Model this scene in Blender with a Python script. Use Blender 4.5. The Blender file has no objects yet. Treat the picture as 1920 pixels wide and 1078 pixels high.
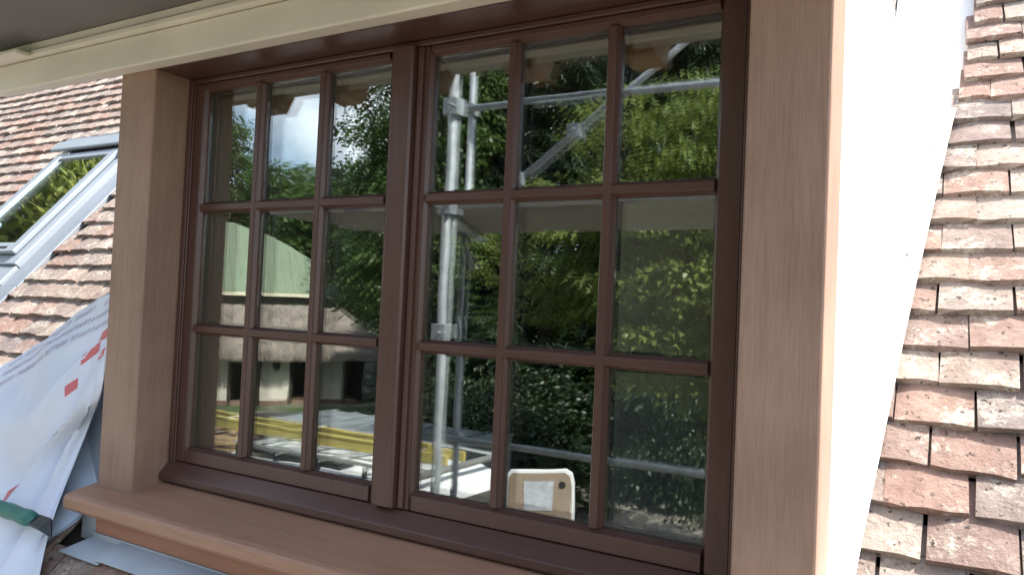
import bpy, bmesh, math, random
import numpy as np
from mathutils import Vector, Matrix, noise as mnoise
random.seed(7); rng = np.random.default_rng(11)
SC = bpy.context.scene
COL = SC.collection
R = math.radians

# ------------------------------------------------------------------ camera, sky, sun, exposure
cam_d = bpy.data.cameras.new('camera'); cam = bpy.data.objects.new('camera', cam_d); COL.objects.link(cam)
CAM = Vector((1.36510, -1.25923, -0.06989))
fw = Vector((-0.50270647, 0.86397437, 0.02888765)); rt = Vector((0.86412209, 0.5013006, 0.04461746)); dn = Vector((0.02406695, 0.04739195, -0.99858639))
m = Matrix.Identity(4)
for i in range(3):
    m[i][0] = rt[i]; m[i][1] = -dn[i]; m[i][2] = -fw[i]; m[i][3] = CAM[i]
cam.matrix_world = m
cam_d.sensor_width = 36; cam_d.lens = 1420/1920*36; cam_d.clip_start = 0.02; cam_d.clip_end = 2000
SC.camera = cam

SUN = Vector((0.56, 0.18, 0.81)).normalized()
w = bpy.data.worlds.new('World'); SC.world = w; w.use_nodes = True
nt = w.node_tree; bg = nt.nodes['Background']
sky = nt.nodes.new('ShaderNodeTexSky'); sky.sky_type = 'NISHITA'; sky.sun_disc = False
sky.sun_elevation = math.asin(SUN.z); sky.sun_rotation = math.atan2(SUN.x, SUN.y); sky.dust_density = 2.0
tc = nt.nodes.new('ShaderNodeTexCoord'); mp = nt.nodes.new('ShaderNodeMapping'); mp.inputs['Scale'].default_value = (1, 1, 2.2)
nz = nt.nodes.new('ShaderNodeTexNoise'); nz.inputs['Scale'].default_value = 2.6; nz.inputs['Detail'].default_value = 7; nz.inputs['Roughness'].default_value = .55
cr = nt.nodes.new('ShaderNodeValToRGB'); cr.color_ramp.elements[0].position = .47; cr.color_ramp.elements[1].position = .70
mx = nt.nodes.new('ShaderNodeMix'); mx.data_type = 'RGBA'; mx.inputs['B'].default_value = (9.0, 9.4, 10.0, 1)
nt.links.new(tc.outputs['Generated'], mp.inputs['Vector']); nt.links.new(mp.outputs['Vector'], nz.inputs['Vector'])
nt.links.new(nz.outputs['Fac'], cr.inputs['Fac']); nt.links.new(cr.outputs['Color'], mx.inputs['Factor'])
nt.links.new(sky.outputs['Color'], mx.inputs['A']); nt.links.new(mx.outputs['Result'], bg.inputs['Color'])
bg.inputs['Strength'].default_value = 0.13
sd = bpy.data.lights.new('sun', 'SUN'); sd.energy = 4.6; sd.angle = R(0.53); sd.color = (1, .95, .87)
so = bpy.data.objects.new('sun', sd); COL.objects.link(so); so.rotation_euler = SUN.to_track_quat('Z', 'Y').to_euler(); so.location = (8, 0, 12)
SC.view_settings.view_transform = 'Standard'; SC.view_settings.look = 'None'; SC.view_settings.gamma = 1
SC.view_settings.exposure = 1.5
SC.render.engine = 'CYCLES'; SC.cycles.use_denoising = True; SC.cycles.max_bounces = 10; SC.cycles.transparent_max_bounces = 24
SC.cycles.diffuse_bounces = 4; SC.cycles.glossy_bounces = 5; SC.cycles.sample_clamp_indirect = 6
SC.cycles.caustics_reflective = False; SC.cycles.caustics_refractive = False

# ------------------------------------------------------------------ materials
def newmat(name):
    mt = bpy.data.materials.new(name); mt.use_nodes = True
    t = mt.node_tree; t.nodes.clear()
    o = t.nodes.new('ShaderNodeOutputMaterial'); p = t.nodes.new('ShaderNodeBsdfPrincipled')
    t.links.new(p.outputs[0], o.inputs[0])
    return mt, t, p, o
def N(t, kind, **kw):
    n = t.nodes.new(kind)
    for k, v in kw.items():
        if hasattr(n, k): setattr(n, k, v)
    return n
def coords(t, scale=(1,1,1), rot=(0,0,0), src='Object'):
    c = N(t, 'ShaderNodeTexCoord'); mpn = N(t, 'ShaderNodeMapping')
    mpn.inputs['Scale'].default_value = scale; mpn.inputs['Rotation'].default_value = rot
    t.links.new(c.outputs[src], mpn.inputs['Vector']); return mpn.outputs['Vector']
def noise(t, vec, scale, detail=4, rough=.55, dist=0.0):
    n = N(t, 'ShaderNodeTexNoise'); n.inputs['Scale'].default_value = scale; n.inputs['Detail'].default_value = detail
    n.inputs['Roughness'].default_value = rough; n.inputs['Distortion'].default_value = dist
    t.links.new(vec, n.inputs['Vector']); return n.outputs['Fac']
def ramp(t, fac, stops):
    r = N(t, 'ShaderNodeValToRGB'); e = r.color_ramp.elements
    while len(e) < len(stops): e.new(.5)
    for el, (pos, c) in zip(e, stops): el.position = pos; el.color = (*c, 1)
    t.links.new(fac, r.inputs['Fac']); return r.outputs['Color']
def mixc(t, fac, a, b, mode='MIX'):
    n = N(t, 'ShaderNodeMix', data_type='RGBA', blend_type=mode)
    for key, v in (('Factor', fac), ('A', a), ('B', b)):
        if hasattr(v, 'links') or hasattr(v, 'is_linked'): t.links.new(v, n.inputs[key])
        elif key == 'Factor': n.inputs[key].default_value = v
        else: n.inputs[key].default_value = (*v, 1)
    return n.outputs['Result']
def bump(t, p, height, strength=.2, dist=.002):
    b = N(t, 'ShaderNodeBump'); b.inputs['Strength'].default_value = strength; b.inputs['Distance'].default_value = dist
    t.links.new(height, b.inputs['Height']); t.links.new(b.outputs['Normal'], p.inputs['Normal'])
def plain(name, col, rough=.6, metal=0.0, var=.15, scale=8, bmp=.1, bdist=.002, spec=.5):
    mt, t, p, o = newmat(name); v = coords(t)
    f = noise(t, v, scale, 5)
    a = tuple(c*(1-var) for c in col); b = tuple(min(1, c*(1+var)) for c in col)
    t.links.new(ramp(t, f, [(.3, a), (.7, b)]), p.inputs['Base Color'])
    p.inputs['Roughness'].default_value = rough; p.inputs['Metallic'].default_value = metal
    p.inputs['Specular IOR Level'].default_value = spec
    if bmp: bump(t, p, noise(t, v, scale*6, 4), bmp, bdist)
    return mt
def wood(name, dark, mid, light, axis='Z', rough=.55, fine=1.0, spec=.4, stain=.25, rings=.5):
    mt, t, p, o = newmat(name)
    k = {'X': (1.2, 22, 22), 'Z': (22, 22, 1.2), 'Y': (22, 1.2, 22)}[axis]
    v = coords(t, k)
    g = noise(t, v, 2.2*fine, 6, .6, .6)
    v2 = coords(t, tuple(c*4.5 for c in k)); fi = noise(t, v2, 3.0*fine, 4, .7)
    big = noise(t, coords(t, (2.5, 2.5, 2.5)), 1.6, 3)
    c = ramp(t, g, [(.28, dark), (.5, mid), (.74, light)])
    c = mixc(t, .45, c, ramp(t, fi, [(.38, dark), (.62, light)]), 'MIX')
    c = mixc(t, stain, c, ramp(t, big, [(.35, dark), (.65, light)]))
    t.links.new(c, p.inputs['Base Color']); p.inputs['Roughness'].default_value = rough; p.inputs['Specular IOR Level'].default_value = spec
    bump(t, p, fi, .2, .001); return mt
M = {}
M['post_x'] = wood('post_wood', (.225,.135,.098), (.315,.20,.147), (.39,.26,.195), 'Z', stain=.4)
M['sill'] = wood('sill_wood', (.29,.155,.10), (.37,.205,.135), (.44,.26,.175), 'X', rough=.5)
M['apron'] = wood('apron_wood', (.30,.135,.085), (.37,.175,.11), (.43,.215,.14), 'X')
M['stain_z'] = wood('dark_stain_upright', (.066,.031,.025), (.084,.041,.033), (.106,.054,.043), 'Z', rough=.34, spec=.5, stain=.2)
M['stain_x'] = wood('dark_stain_level', (.066,.031,.025), (.084,.041,.033), (.106,.054,.043), 'X', rough=.34, spec=.5, stain=.2)
M['fascia'] = plain('cream_fascia_paint', (.70,.66,.55), .6, var=.10, scale=3.5, bmp=.08)
M['soffit'] = plain('grey_soffit_board', (.16,.15,.145), .75, var=.12, scale=4)
M['rafter'] = wood('rafter_wood', (.20,.115,.04), (.28,.165,.06), (.34,.21,.085), 'Y')
M['zinc'] = plain('zinc_sheet', (.36,.42,.48), .45, .4, var=.16, scale=5, bmp=.06)
M['lead'] = plain('grey_flashing', (.24,.27,.31), .5, .35, var=.12, scale=4, bmp=.06)
M['skyframe'] = plain('skylight_aluminium', (.29,.33,.375), .45, .3, var=.06, scale=6, bmp=.03)
M['gasket'] = plain('black_rubber', (.02,.02,.02), .6, var=.1)
M['white_sheet'] = plain('white_membrane', (.80,.79,.77), .65, var=.03, scale=9, bmp=.15, bdist=.003)
M['deck'] = plain('roof_deck', (.035,.03,.028), .9, var=.3)
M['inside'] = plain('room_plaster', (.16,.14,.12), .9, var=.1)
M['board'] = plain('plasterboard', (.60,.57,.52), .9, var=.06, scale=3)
M['galv'] = plain('galvanised_tube', (.33,.36,.39), .6, .3, var=.22, scale=18, bmp=.12)
M['planks'] = wood('scaffold_board_wood', (.14,.13,.12), (.19,.18,.165), (.25,.24,.22), 'X', rough=.8)
M['van_white'] = plain('van_white_paint', (.74,.76,.79), .22, var=.03, scale=2, bmp=0)
M['van_dark'] = plain('van_dark_trim', (.02,.021,.023), .35, var=.2, bmp=0)
M['ply'] = wood('plywood_lining', (.22,.17,.125), (.27,.21,.16), (.32,.255,.20), 'Z', rough=.6)
M['paper'] = plain('plastic_pouch', (.42,.45,.50), .25, var=.25, scale=14, bmp=.4, bdist=.01)
M['ladder'] = plain('yellow_fibreglass', (.43,.355,.105), .5, var=.12, scale=5, bmp=.05)
M['alu'] = plain('aluminium', (.62,.63,.64), .35, .8, var=.08)
M['trailer'] = plain('trailer_grey', (.20,.22,.24), .5, var=.2, scale=3)
M['rubber'] = plain('tyre_rubber', (.02,.02,.02), .8)
M['bark'] = plain('bark', (.07,.055,.042), .9, var=.4, scale=9, bmp=.8, bdist=.03)
M['plaster'] = plain('whitewashed_panel', (.66,.63,.56), .85, var=.08, scale=2)
M['timber_dark'] = wood('old_dark_timber', (.02,.016,.012), (.035,.027,.02), (.055,.042,.032), 'Z', rough=.85)
M['dark_in'] = plain('shed_interior', (.02,.018,.016), .9)
M['barn_green'] = plain('green_roof_sheet', (.15,.20,.13), .6, var=.10, scale=.8, bmp=.05)
M['barn_trim'] = plain('cream_gutter', (.72,.68,.52), .5, var=.05)
M['barn_wall'] = plain('barn_board_wall', (.13,.135,.11), .9, var=.2)
M['handle'] = plain('green_plastic_handle', (.03,.16,.13), .4, var=.12, scale=20)
M['blade'] = plain('dark_steel_blade', (.045,.048,.05), .4, .7, var=.3, scale=30)
M['plank_pile'] = wood('sawn_planks', (.20,.13,.07), (.30,.20,.11), (.40,.29,.17), 'X', rough=.8)

def brickmat():
    mt, t, p, o = newmat('brick_plinth')
    b = N(t, 'ShaderNodeTexBrick'); b.inputs['Scale'].default_value = 4.5; b.inputs['Color1'].default_value = (.20,.10,.07,1); b.inputs['Color2'].default_value = (.15,.075,.055,1)
    b.inputs['Mortar'].default_value = (.35,.31,.26,1); b.inputs['Mortar Size'].default_value = .02
    t.links.new(coords(t), b.inputs['Vector']); t.links.new(b.outputs['Color'], p.inputs['Base Color']); p.inputs['Roughness'].default_value = .9
    return mt
M['brick'] = brickmat()

def tilemat(name, island):
    mt, t, p, o = newmat(name)
    v = coords(t, src='Object')
    if island:
        g = N(t, 'ShaderNodeNewGeometry'); rnd = g.outputs['Random Per Island']
    else:
        oi = N(t, 'ShaderNodeObjectInfo'); rnd = oi.outputs['Random']
    # shift the noise per piece
    cv = N(t, 'ShaderNodeCombineXYZ'); mu = N(t, 'ShaderNodeMath', operation='MULTIPLY'); mu.inputs[1].default_value = 37
    t.links.new(rnd, mu.inputs[0]); t.links.new(mu.outputs[0], cv.inputs[0]); t.links.new(mu.outputs[0], cv.inputs[1])
    add = N(t, 'ShaderNodeVectorMath', operation='ADD'); t.links.new(v, add.inputs[0]); t.links.new(cv.outputs[0], add.inputs[1])
    v = add.outputs[0]
    base = ramp(t, rnd, [(0, (.235,.145,.12)), (.16, (.315,.195,.155)), (.30, (.185,.155,.15)), (.44, (.36,.275,.22)), (.56, (.165,.150,.155)), (.66, (.31,.175,.135)), (.78, (.45,.39,.335)), (.88, (.215,.18,.165)), (1, (.33,.26,.215))])
    n1 = noise(t, v, 26, 6, .65)
    c = mixc(t, .42, base, ramp(t, n1, [(.3, (.15,.115,.10)), (.5, (.28,.21,.18)), (.72, (.44,.37,.32))]), 'MIX')
    li = noise(t, v, 85, 6, .75, .5); big = noise(t, v, 14, 3)
    mm = N(t, 'ShaderNodeMath', operation='MULTIPLY'); t.links.new(li, mm.inputs[0]); t.links.new(big, mm.inputs[1])
    lic = ramp(t, mm.outputs[0], [(.27, (0,0,0)), (.37, (.85,.85,.85))])
    c = mixc(t, lic, c, (.50,.47,.40))
    dk = ramp(t, noise(t, v, 90, 3), [(.62, (0,0,0)), (.7, (1,1,1))])
    c = mixc(t, dk, c, (.07,.055,.05))
    t.links.new(c, p.inputs['Base Color']); p.inputs['Roughness'].default_value = .88; p.inputs['Specular IOR Level'].default_value = .25
    ad = N(t, 'ShaderNodeMath', operation='ADD'); t.links.new(n1, ad.inputs[0]); t.links.new(li, ad.inputs[1])
    bump(t, p, ad.outputs[0], .8, .007); return mt
M['tile'] = tilemat('clay_tile', False); M['tile_mass'] = tilemat('clay_tile_mass', True)

def glassmat(name, f0, tint):
    mt = bpy.data.materials.new(name); mt.use_nodes = True; t = mt.node_tree; t.nodes.clear()
    o = N(t, 'ShaderNodeOutputMaterial'); tr = N(t, 'ShaderNodeBsdfTransparent'); tr.inputs[0].default_value = (*tint, 1)
    gl = N(t, 'ShaderNodeBsdfGlossy'); gl.inputs['Roughness'].default_value = 0; gl.inputs['Color'].default_value = (.97,1,.98,1)
    lw = N(t, 'ShaderNodeLayerWeight'); lw.inputs['Blend'].default_value = .5
    pw = N(t, 'ShaderNodeMath', operation='POWER'); pw.inputs[1].default_value = 5; t.links.new(lw.outputs['Facing'], pw.inputs[0])
    ma = N(t, 'ShaderNodeMath', operation='MULTIPLY_ADD'); ma.inputs[1].default_value = 1-f0; ma.inputs[2].default_value = f0
    t.links.new(pw.outputs[0], ma.inputs[0])
    ms = N(t, 'ShaderNodeMixShader'); t.links.new(ma.outputs[0], ms.inputs[0]); t.links.new(tr.outputs[0], ms.inputs[1]); t.links.new(gl.outputs[0], ms.inputs[2])
    # faint waviness of the sheet
    b = N(t, 'ShaderNodeBump'); b.inputs['Strength'].default_value = .05; b.inputs['Distance'].default_value = .002
    t.links.new(noise(t, coords(t), 9, 1), b.inputs['Height']); t.links.new(b.outputs['Normal'], gl.inputs['Normal'])
    t.links.new(ms.outputs[0], o.inputs[0]); return mt
M['glass'] = glassmat('window_glass', .135, (.97,.985,.975))
M['glass_roof'] = glassmat('skylight_glass', .45, (.90,.93,.92))

def leafmat(name, cols, gloss=.42, trans=.35):
    mt, t, p, o = newmat(name)
    g = N(t, 'ShaderNodeNewGeometry')
    c = ramp(t, g.outputs['Random Per Island'], [(i/(len(cols)-1), q) for i, q in enumerate(cols)])
    big = noise(t, coords(t), .7, 2); c = mixc(t, .35, c, ramp(t, big, [(.35, cols[0]), (.65, cols[-1])]))
    t.links.new(c, p.inputs['Base Color']); p.inputs['Roughness'].default_value = gloss; p.inputs['Specular IOR Level'].default_value = .35
    tl = N(t, 'ShaderNodeBsdfTranslucent'); hs = N(t, 'ShaderNodeHueSaturation'); hs.inputs['Value'].default_value = 1.5; hs.inputs['Hue'].default_value = .485
    t.links.new(c, hs.inputs['Color']); t.links.new(hs.outputs[0], tl.inputs[0])
    ms = N(t, 'ShaderNodeMixShader'); ms.inputs[0].default_value = trans
    t.links.new(p.outputs[0], ms.inputs[1]); t.links.new(tl.outputs[0], ms.inputs[2]); t.links.new(ms.outputs[0], o.inputs[0]); return mt
M['leaf_bright'] = leafmat('leaf_maple', [(.085,.125,.026), (.125,.17,.038), (.18,.22,.06)])
M['leaf_mid'] = leafmat('leaf_broad', [(.035,.075,.018), (.055,.10,.024), (.08,.13,.032)])
M['leaf_dark'] = leafmat('leaf_conifer', [(.012,.026,.012), (.018,.036,.015), (.028,.05,.019)], trans=.15)
M['leaf_lime'] = leafmat('leaf_lime', [(.13,.17,.04), (.19,.23,.06), (.25,.28,.09)])

def groundmat():
    mt, t, p, o = newmat('yard_ground'); v = coords(t)
    a = noise(t, v, .25, 5); f = noise(t, v, 14, 5)
    grass = ramp(t, f, [(.3, (.028,.052,.016)), (.7, (.065,.10,.032))]); grav = ramp(t, f, [(.3, (.16,.14,.115)), (.7, (.27,.245,.205))])
    c = mixc(t, ramp(t, a, [(.50, (0,0,0)), (.56, (1,1,1))]), grass, grav)
    t.links.new(c, p.inputs['Base Color']); p.inputs['Roughness'].default_value = .95; bump(t, p, f, .5, .03); return mt
M['ground'] = groundmat()
def thatchmat():
    mt, t, p, o = newmat('thatch'); v = coords(t, (9, 9, 1.6)); f = noise(t, v, 3, 6, .7, .8); b = noise(t, coords(t), 1.1, 4)
    c = ramp(t, f, [(.28, (.13,.11,.095)), (.5, (.25,.215,.185)), (.75, (.37,.33,.285))])
    c = mixc(t, .3, c, ramp(t, b, [(.35, (.15,.125,.105)), (.65, (.36,.32,.28))]))
    t.links.new(c, p.inputs['Base Color']); p.inputs['Roughness'].default_value = .95; bump(t, p, f, .8, .05); return mt
M['thatch'] = thatchmat()

# membrane with its red and grey print
def membranemat():
    mt, t, p, o = newmat('printed_breather_membrane')
    base = plain('tmp_unused', (.6,.6,.6)); bpy.data.materials.remove(base)
    n = noise(t, coords(t), 6, 4)
    c = ramp(t, n, [(.3, (.66,.72,.84)), (.7, (.72,.77,.87))])  # pale blue of the sky's light put into the white sheet's base colour
    t.links.new(c, p.inputs['Base Color']); p.inputs['Roughness'].default_value = .45; p.inputs['Specular IOR Level'].default_value = .4
    bump(t, p, noise(t, coords(t), 40, 3), .1, .002); return mt
M['membrane'] = membranemat()
M['print_red'] = plain('red_print', (.60,.16,.18), .5, var=.08)
M['print_pale'] = plain('pale_red_print', (.50,.42,.54), .5, var=.05)

# ------------------------------------------------------------------ builders
class MB:
    def __init__(s): s.v = []; s.f = []
    def add(s, vs, fs):
        k = len(s.v); s.v += [tuple(a) for a in vs]; s.f += [tuple(i+k for i in q) for q in fs]; return s
    def box(s, x0, x1, y0, y1, z0, z1):
        return s.add([(x0,y0,z0),(x1,y0,z0),(x1,y1,z0),(x0,y1,z0),(x0,y0,z1),(x1,y0,z1),(x1,y1,z1),(x0,y1,z1)],
                     [(3,2,1,0),(4,5,6,7),(0,1,5,4),(1,2,6,5),(2,3,7,6),(3,0,4,7)])
    def prism(s, poly, fn, a, b):
        """poly: 2D outline, fn(p,q,t) -> world point; extruded from t=a to t=b"""
        n = len(poly); vs = [fn(p, q, a) for p, q in poly] + [fn(p, q, b) for p, q in poly]
        fs = [tuple(range(n))[::-1], tuple(range(n, 2*n))] + [(i, (i+1) % n, n+(i+1) % n, n+i) for i in range(n)]
        return s.add(vs, fs)
    def tube(s, p0, p1, r0, r1=None, n=10, caps=True):
        p0 = Vector(p0); p1 = Vector(p1); r1 = r0 if r1 is None else r1
        d = (p1-p0).normalized(); a = d.orthogonal().normalized(); b = d.cross(a)
        vs = []
        for pp, r in ((p0, r0), (p1, r1)):
            for i in range(n):
                an = 2*math.pi*i/n; vs.append(pp + a*(r*math.cos(an)) + b*(r*math.sin(an)))
        fs = [(i, (i+1) % n, n+(i+1) % n, n+i) for i in range(n)]
        if caps: fs += [tuple(range(n))[::-1], tuple(range(n, 2*n))]
        return s.add(vs, fs)
    def quadbox(s, fn, a0, a1, b0, b1, c0, c1):
        return s.add([fn(a,b,c) for c in (c0,c1) for a,b in ((a0,b0),(a1,b0),(a1,b1),(a0,b1))],
                     [(3,2,1,0),(4,5,6,7),(0,1,5,4),(1,2,6,5),(2,3,7,6),(3,0,4,7)])
    def build(s, name, mat, parent=None, bevel=0, smooth=False, seg=2):
        me = bpy.data.meshes.new(name); me.from_pydata(s.v, [], s.f)
        bm = bmesh.new(); bm.from_mesh(me); bmesh.ops.recalc_face_normals(bm, faces=bm.faces); bm.to_mesh(me); bm.free()
        if smooth: me.polygons.foreach_set('use_smooth', [True]*len(me.polygons))
        me.materials.append(M[mat] if isinstance(mat, str) else mat)
        o = bpy.data.objects.new(name, me); COL.objects.link(o)
        if bevel:
            b = o.modifiers.new('edge', 'BEVEL'); b.width = bevel; b.segments = seg; b.limit_method = 'ANGLE'; b.angle_limit = R(35)
        put(o, parent); return o
ROOT = {}
def put(o, parent):
    """parent a part whose mesh is in world coordinates"""
    if parent is None: return o
    o.parent = parent
    o.location = Vector(o.location) - wloc(parent)
    return o
def wloc(o):
    l = Vector(o.location)
    return l if o.parent is None else l + wloc(o.parent)
def tag(o, label=None, cat=None, group=None, kind=None):
    if label: o['label'] = label
    if cat: o['category'] = cat
    if group: o['group'] = group
    if kind: o['kind'] = kind
    return o
def thing(name, label, cat, loc, group=None):
    e = bpy.data.objects.new(name, None); e.empty_display_size = .1; COL.objects.link(e); e.location = loc
    return tag(e, label, cat, group)
def copy_tree(o, parent=None):
    c = o.copy(); COL.objects.link(c); c.parent = parent
    for k in list(o.children): copy_tree(k, c)
    return c

GZ = -4.7
# ------------------------------------------------------------------ ground
gm = MB(); n = 24
for i in range(n+1):
    for j in range(n+1):
        gm.v.append((-300+600*i/n, -300+600*j/n, GZ))
for i in range(n):
    for j in range(n):
        k = i*(n+1)+j; gm.f.append((k, k+n+1, k+n+2, k+1))
tag(gm.build('ground', 'ground'), kind='structure')

tag(MB().add([(-13,-2.0,GZ+.004), (7,-2.0,GZ+.004), (7,-16.2,GZ+.004), (-6,-16.6,GZ+.004), (-13,-13.0,GZ+.004)], [(0,1,2,3,4)]).build('gravel_drive', plain('drive_gravel', (.26,.235,.20), .95, var=.35, scale=16, bmp=.6, bdist=.02)), kind='structure')
# ------------------------------------------------------------------ main roof
TH = R(50); ew = Vector((0, math.cos(TH), math.sin(TH))); en = Vector((0, -math.sin(TH), math.cos(TH))); O0 = Vector((0, -.1, -.65))
def RP(u, wv, off=0.0): return O0 + Vector((u, 0, 0)) + ew*wv + en*off
roof = thing('tiled_roof', 'steep old clay plain tile roof running up both sides of the dormer', 'roof', RP(0, -1.6))
HX0, HX1 = -5.2, 6.0
def rb(name, u0, u1, w0, w1, o0, o1, mat, parent, **k): return MB().quadbox(RP, u0, u1, w0, w1, o0, o1).build(name, mat, parent, **k)
rb('roof_deck', HX0, -.49, -1.6, 4.2, -.10, -.012, 'deck', roof)
rb('roof_deck', 1.20, HX1, -1.6, 4.2, -.10, -.012, 'deck', roof)
rb('roof_deck', -.49, 1.20, 2.3, 4.2, -.10, -.012, 'deck', roof)
rb('roof_deck', -.49, 1.20, -1.6, -.02, -.10, -.012, 'deck', roof)
# house body under the roof
hb = MB().prism([(-1.15, GZ), (5.6, GZ), (5.6, -2.15), (2.55, 2.3), (-1.15, -2.05)], lambda p, q, t: (t, p, q), 0, 1)
house = thing('house_walls', 'pale rendered house wall standing under the tiled roof', 'house', (0, 2.2, GZ))
MB().box(HX0+.2, HX1-.2, -1.02, -.92, GZ, -1.72).build('wall', 'plaster', house)
MB().box(HX0+.2, HX0+.3, -.91, 5.2, GZ, -1.8).build('wall', 'plaster', house)
MB().box(HX1-.3, HX1-.2, -.91, 5.2, GZ, -1.8).build('wall', 'plaster', house)

TW, EXP, TL, TT = .122, .0832, .155, .0145
def tile_mesh(seed):
    r = random.Random(seed); nx, ny = 4, 2; mb = MB()
    camber = r.uniform(.000, .004); tw = r.uniform(-.003, .003)
    def P(i, j, top):
        u = -TW/2*.985 + TW*.97*i/nx; v = TL*j/ny
        if j == 0: v += r.uniform(-.0035, .0035)
        z = camber*(1-(2*i/nx-1)**2) + tw*(i/nx-.5)*(1-j/ny) + r.uniform(-.0006, .0006)
        return (u + (r.uniform(-.0012, .0012)), v, z + (TT if top else 0))
    for top in (0, 1):
        for i in range(nx+1):
            for j in range(ny+1): mb.v.append(P(i, j, top))
    K = lambda i, j, t: t*(nx+1)*(ny+1) + i*(ny+1) + j
    for i in range(nx):
        for j in range(ny): mb.f.append((K(i,j,1), K(i+1,j,1), K(i+1,j+1,1), K(i,j+1,1)))
        mb.f.append((K(i,0,0), K(i+1,0,0), K(i+1,0,1), K(i,0,1)))
    for j in range(ny):
        mb.f.append((K(0,j,0), K(0,j,1), K(0,j+1,1), K(0,j+1,0))); mb.f.append((K(nx,j,0), K(nx,j+1,0), K(nx,j+1,1), K(nx,j,1)))
    mb.f.append((K(0,0,0), K(0,ny,0), K(nx,ny,0), K(nx,0,0)))
    return mb
TILES = [tile_mesh(s) for s in range(9)]
TME = []
for i, mb in enumerate(TILES):
    me = bpy.data.meshes.new('tile'); me.from_pydata(mb.v, [], mb.f); me.materials.append(M['tile']); TME.append(me)
def frame_tile(u, wv, r):
    tilt = .150 + r.uniform(-.018, .02); rz = r.gauss(0, .012); roll = r.gauss(0, .014)
    B = Matrix((( 1, ew.x, en.x), (0, ew.y, en.y), (0, ew.z, en.z))).to_4x4()
    loc = RP(u, wv, .0215 + r.uniform(-.001, .003))
    return Matrix.Translation(loc) @ B @ Matrix.Rotation(rz, 4, 'Z') @ Matrix.Rotation(-tilt, 4, 'X') @ Matrix.Rotation(roll, 4, 'Y')
def bound_right(wv):   # ragged tile ends beside the dormer
    return 1.205 if wv < 1.33 else 1.36 + (wv-1.4)*.073
spots = []
r = random.Random(5)
for row in range(-16, 48):
    wv = row*EXP + .02
    sag = r.gauss(0, .0025); ph = (row % 2)*TW/2 + r.uniform(-.012, .012)
    kk = int((HX0)/TW)
    u = kk*TW + ph
    while u < HX1-.1:
        uu = u + r.gauss(0, .0022); wl = wv + sag + r.gauss(0, .0022) + .006*math.sin(uu*1.3+row*.2)*(1 if uu < 0 else .3)
        ok = uu > HX0+.1
        if -.56 < uu < 1.15 and wv > -.21: ok = False
        
        if uu >= 1.15 and wv > 1.33: ok = False
        if -2.60 < uu < -1.83 and .74 < wv+.05 and wv < 1.60: ok = False
        if ok: spots.append((uu, wl, row, 1.0))
        u += TW
    if wv > 1.33:      # upper rows start on a cut verge beside the dormer
        u0 = bound_right(wv) + r.uniform(-.006, .010); half = row % 2
        if half: spots.append((u0 + TW*.27, wv + r.gauss(0, .003), row, .53)); u0 += TW*.54
        while u0 < HX1-.2:
            spots.append((u0 + TW/2 + r.gauss(0, .002), wv + sag + r.gauss(0, .003), row, 1.0)); u0 += TW
def vis_key(s):
    P = RP(s[0], s[1]); D = P-CAM; z = D.dot(fw)
    if z <= .1: return 1e9
    px = 960+1420*D.dot(rt)/z; py = 539+1420*D.dot(dn)/z
    if not (-60 < px < 1960 and -60 < py < 1130): return 1e6 + D.length
    if px < 240 and py < 190-px*.2-20: return 1e5 + D.length
    if 240 < px < 1590: return 1e5 + D.length
    if px < 240 and py > 545 and py > 700-px*.7: return 1e5 + D.length   # under the membrane
    return D.length
spots.sort(key=vis_key)
mass = MB(); rr = random.Random(9)
Pinv = Matrix.Translation(-roof.location)
for k, (u, wl, row, sx) in enumerate(spots):
    Mx = frame_tile(u, wl, rr) @ Matrix.Diagonal((sx, 1, 1, 1))
    if k < 298:
        o = bpy.data.objects.new('tile', rr.choice(TME)); COL.objects.link(o); o.parent = roof; o.matrix_basis = Pinv @ Mx
    else:
        src = rr.choice(TILES); mass.add([Mx @ Vector(v) for v in src.v], src.f)
o = mass.build('tile_field', 'tile_mass', roof); o['kind'] = 'stuff'

# ------------------------------------------------------------------ roof window in the left slope
sk = thing('skylight', 'grey framed pivot skylight set in the clay tiles left of the dormer', 'skylight', RP(-2.25, .8, 0))
fx0, fx1, fw0, fw1 = -2.56, -1.94, .83, 1.62
fr = MB()
fr.quadbox(RP, fx0, fx0+.075, fw0, fw1, .0, .062); fr.quadbox(RP, fx1-.075, fx1, fw0, fw1, .0, .062)
fr.quadbox(RP, fx0+.075, fx1-.075, fw0, fw0+.055, .0, .060); fr.build('frame', 'skyframe', sk, bevel=.004)
sh = MB(); a = .055
sh.quadbox(RP, fx0+a, fx0+a+.05, fw0+.05, fw1-.06, .064, .085); sh.quadbox(RP, fx1-a-.05, fx1-a, fw0+.05, fw1-.06, .064, .085)
sh.quadbox(RP, fx0+a+.05, fx1-a-.05, fw0+.05, fw0+.105, .064, .083); sh.quadbox(RP, fx0+a+.05, fx1-a-.05, fw1-.1, fw1-.06, .064, .083)
sash = sh.build('sash', 'skyframe', sk, bevel=.004)
rb('pane', fx0+a+.051, fx1-a-.051, fw0+.106, fw1-.101, .068, .074, 'glass_roof', sk)
rb('gasket', fx0+.080, fx1-.080, fw0+.058, fw1-.05, .020, .030, 'gasket', sk)
rb('top_cover', fx0-.02, fx1+.02, fw1-.045, fw1+.025, .087, .104, 'skyframe', sk, bevel=.006)
rb('cover_end', fx0-.02, fx1+.02, fw1+.026, fw1+.07, .01, .085, 'lead', sk)
rb('side_flashing', fx1+.003, fx1+.115, fw0-.10, fw1+.05, .012, .036, 'lead', sk, bevel=.003)
rb('side_flashing', fx0-.075, fx0-.003, fw0-.10, fw1+.05, .012, .036, 'lead', sk, bevel=.003)
rb('bottom_flashing', fx0-.075, fx1+.115, fw0-.20, fw0-.101, .030, .040, 'lead', sk, bevel=.003)
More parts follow.
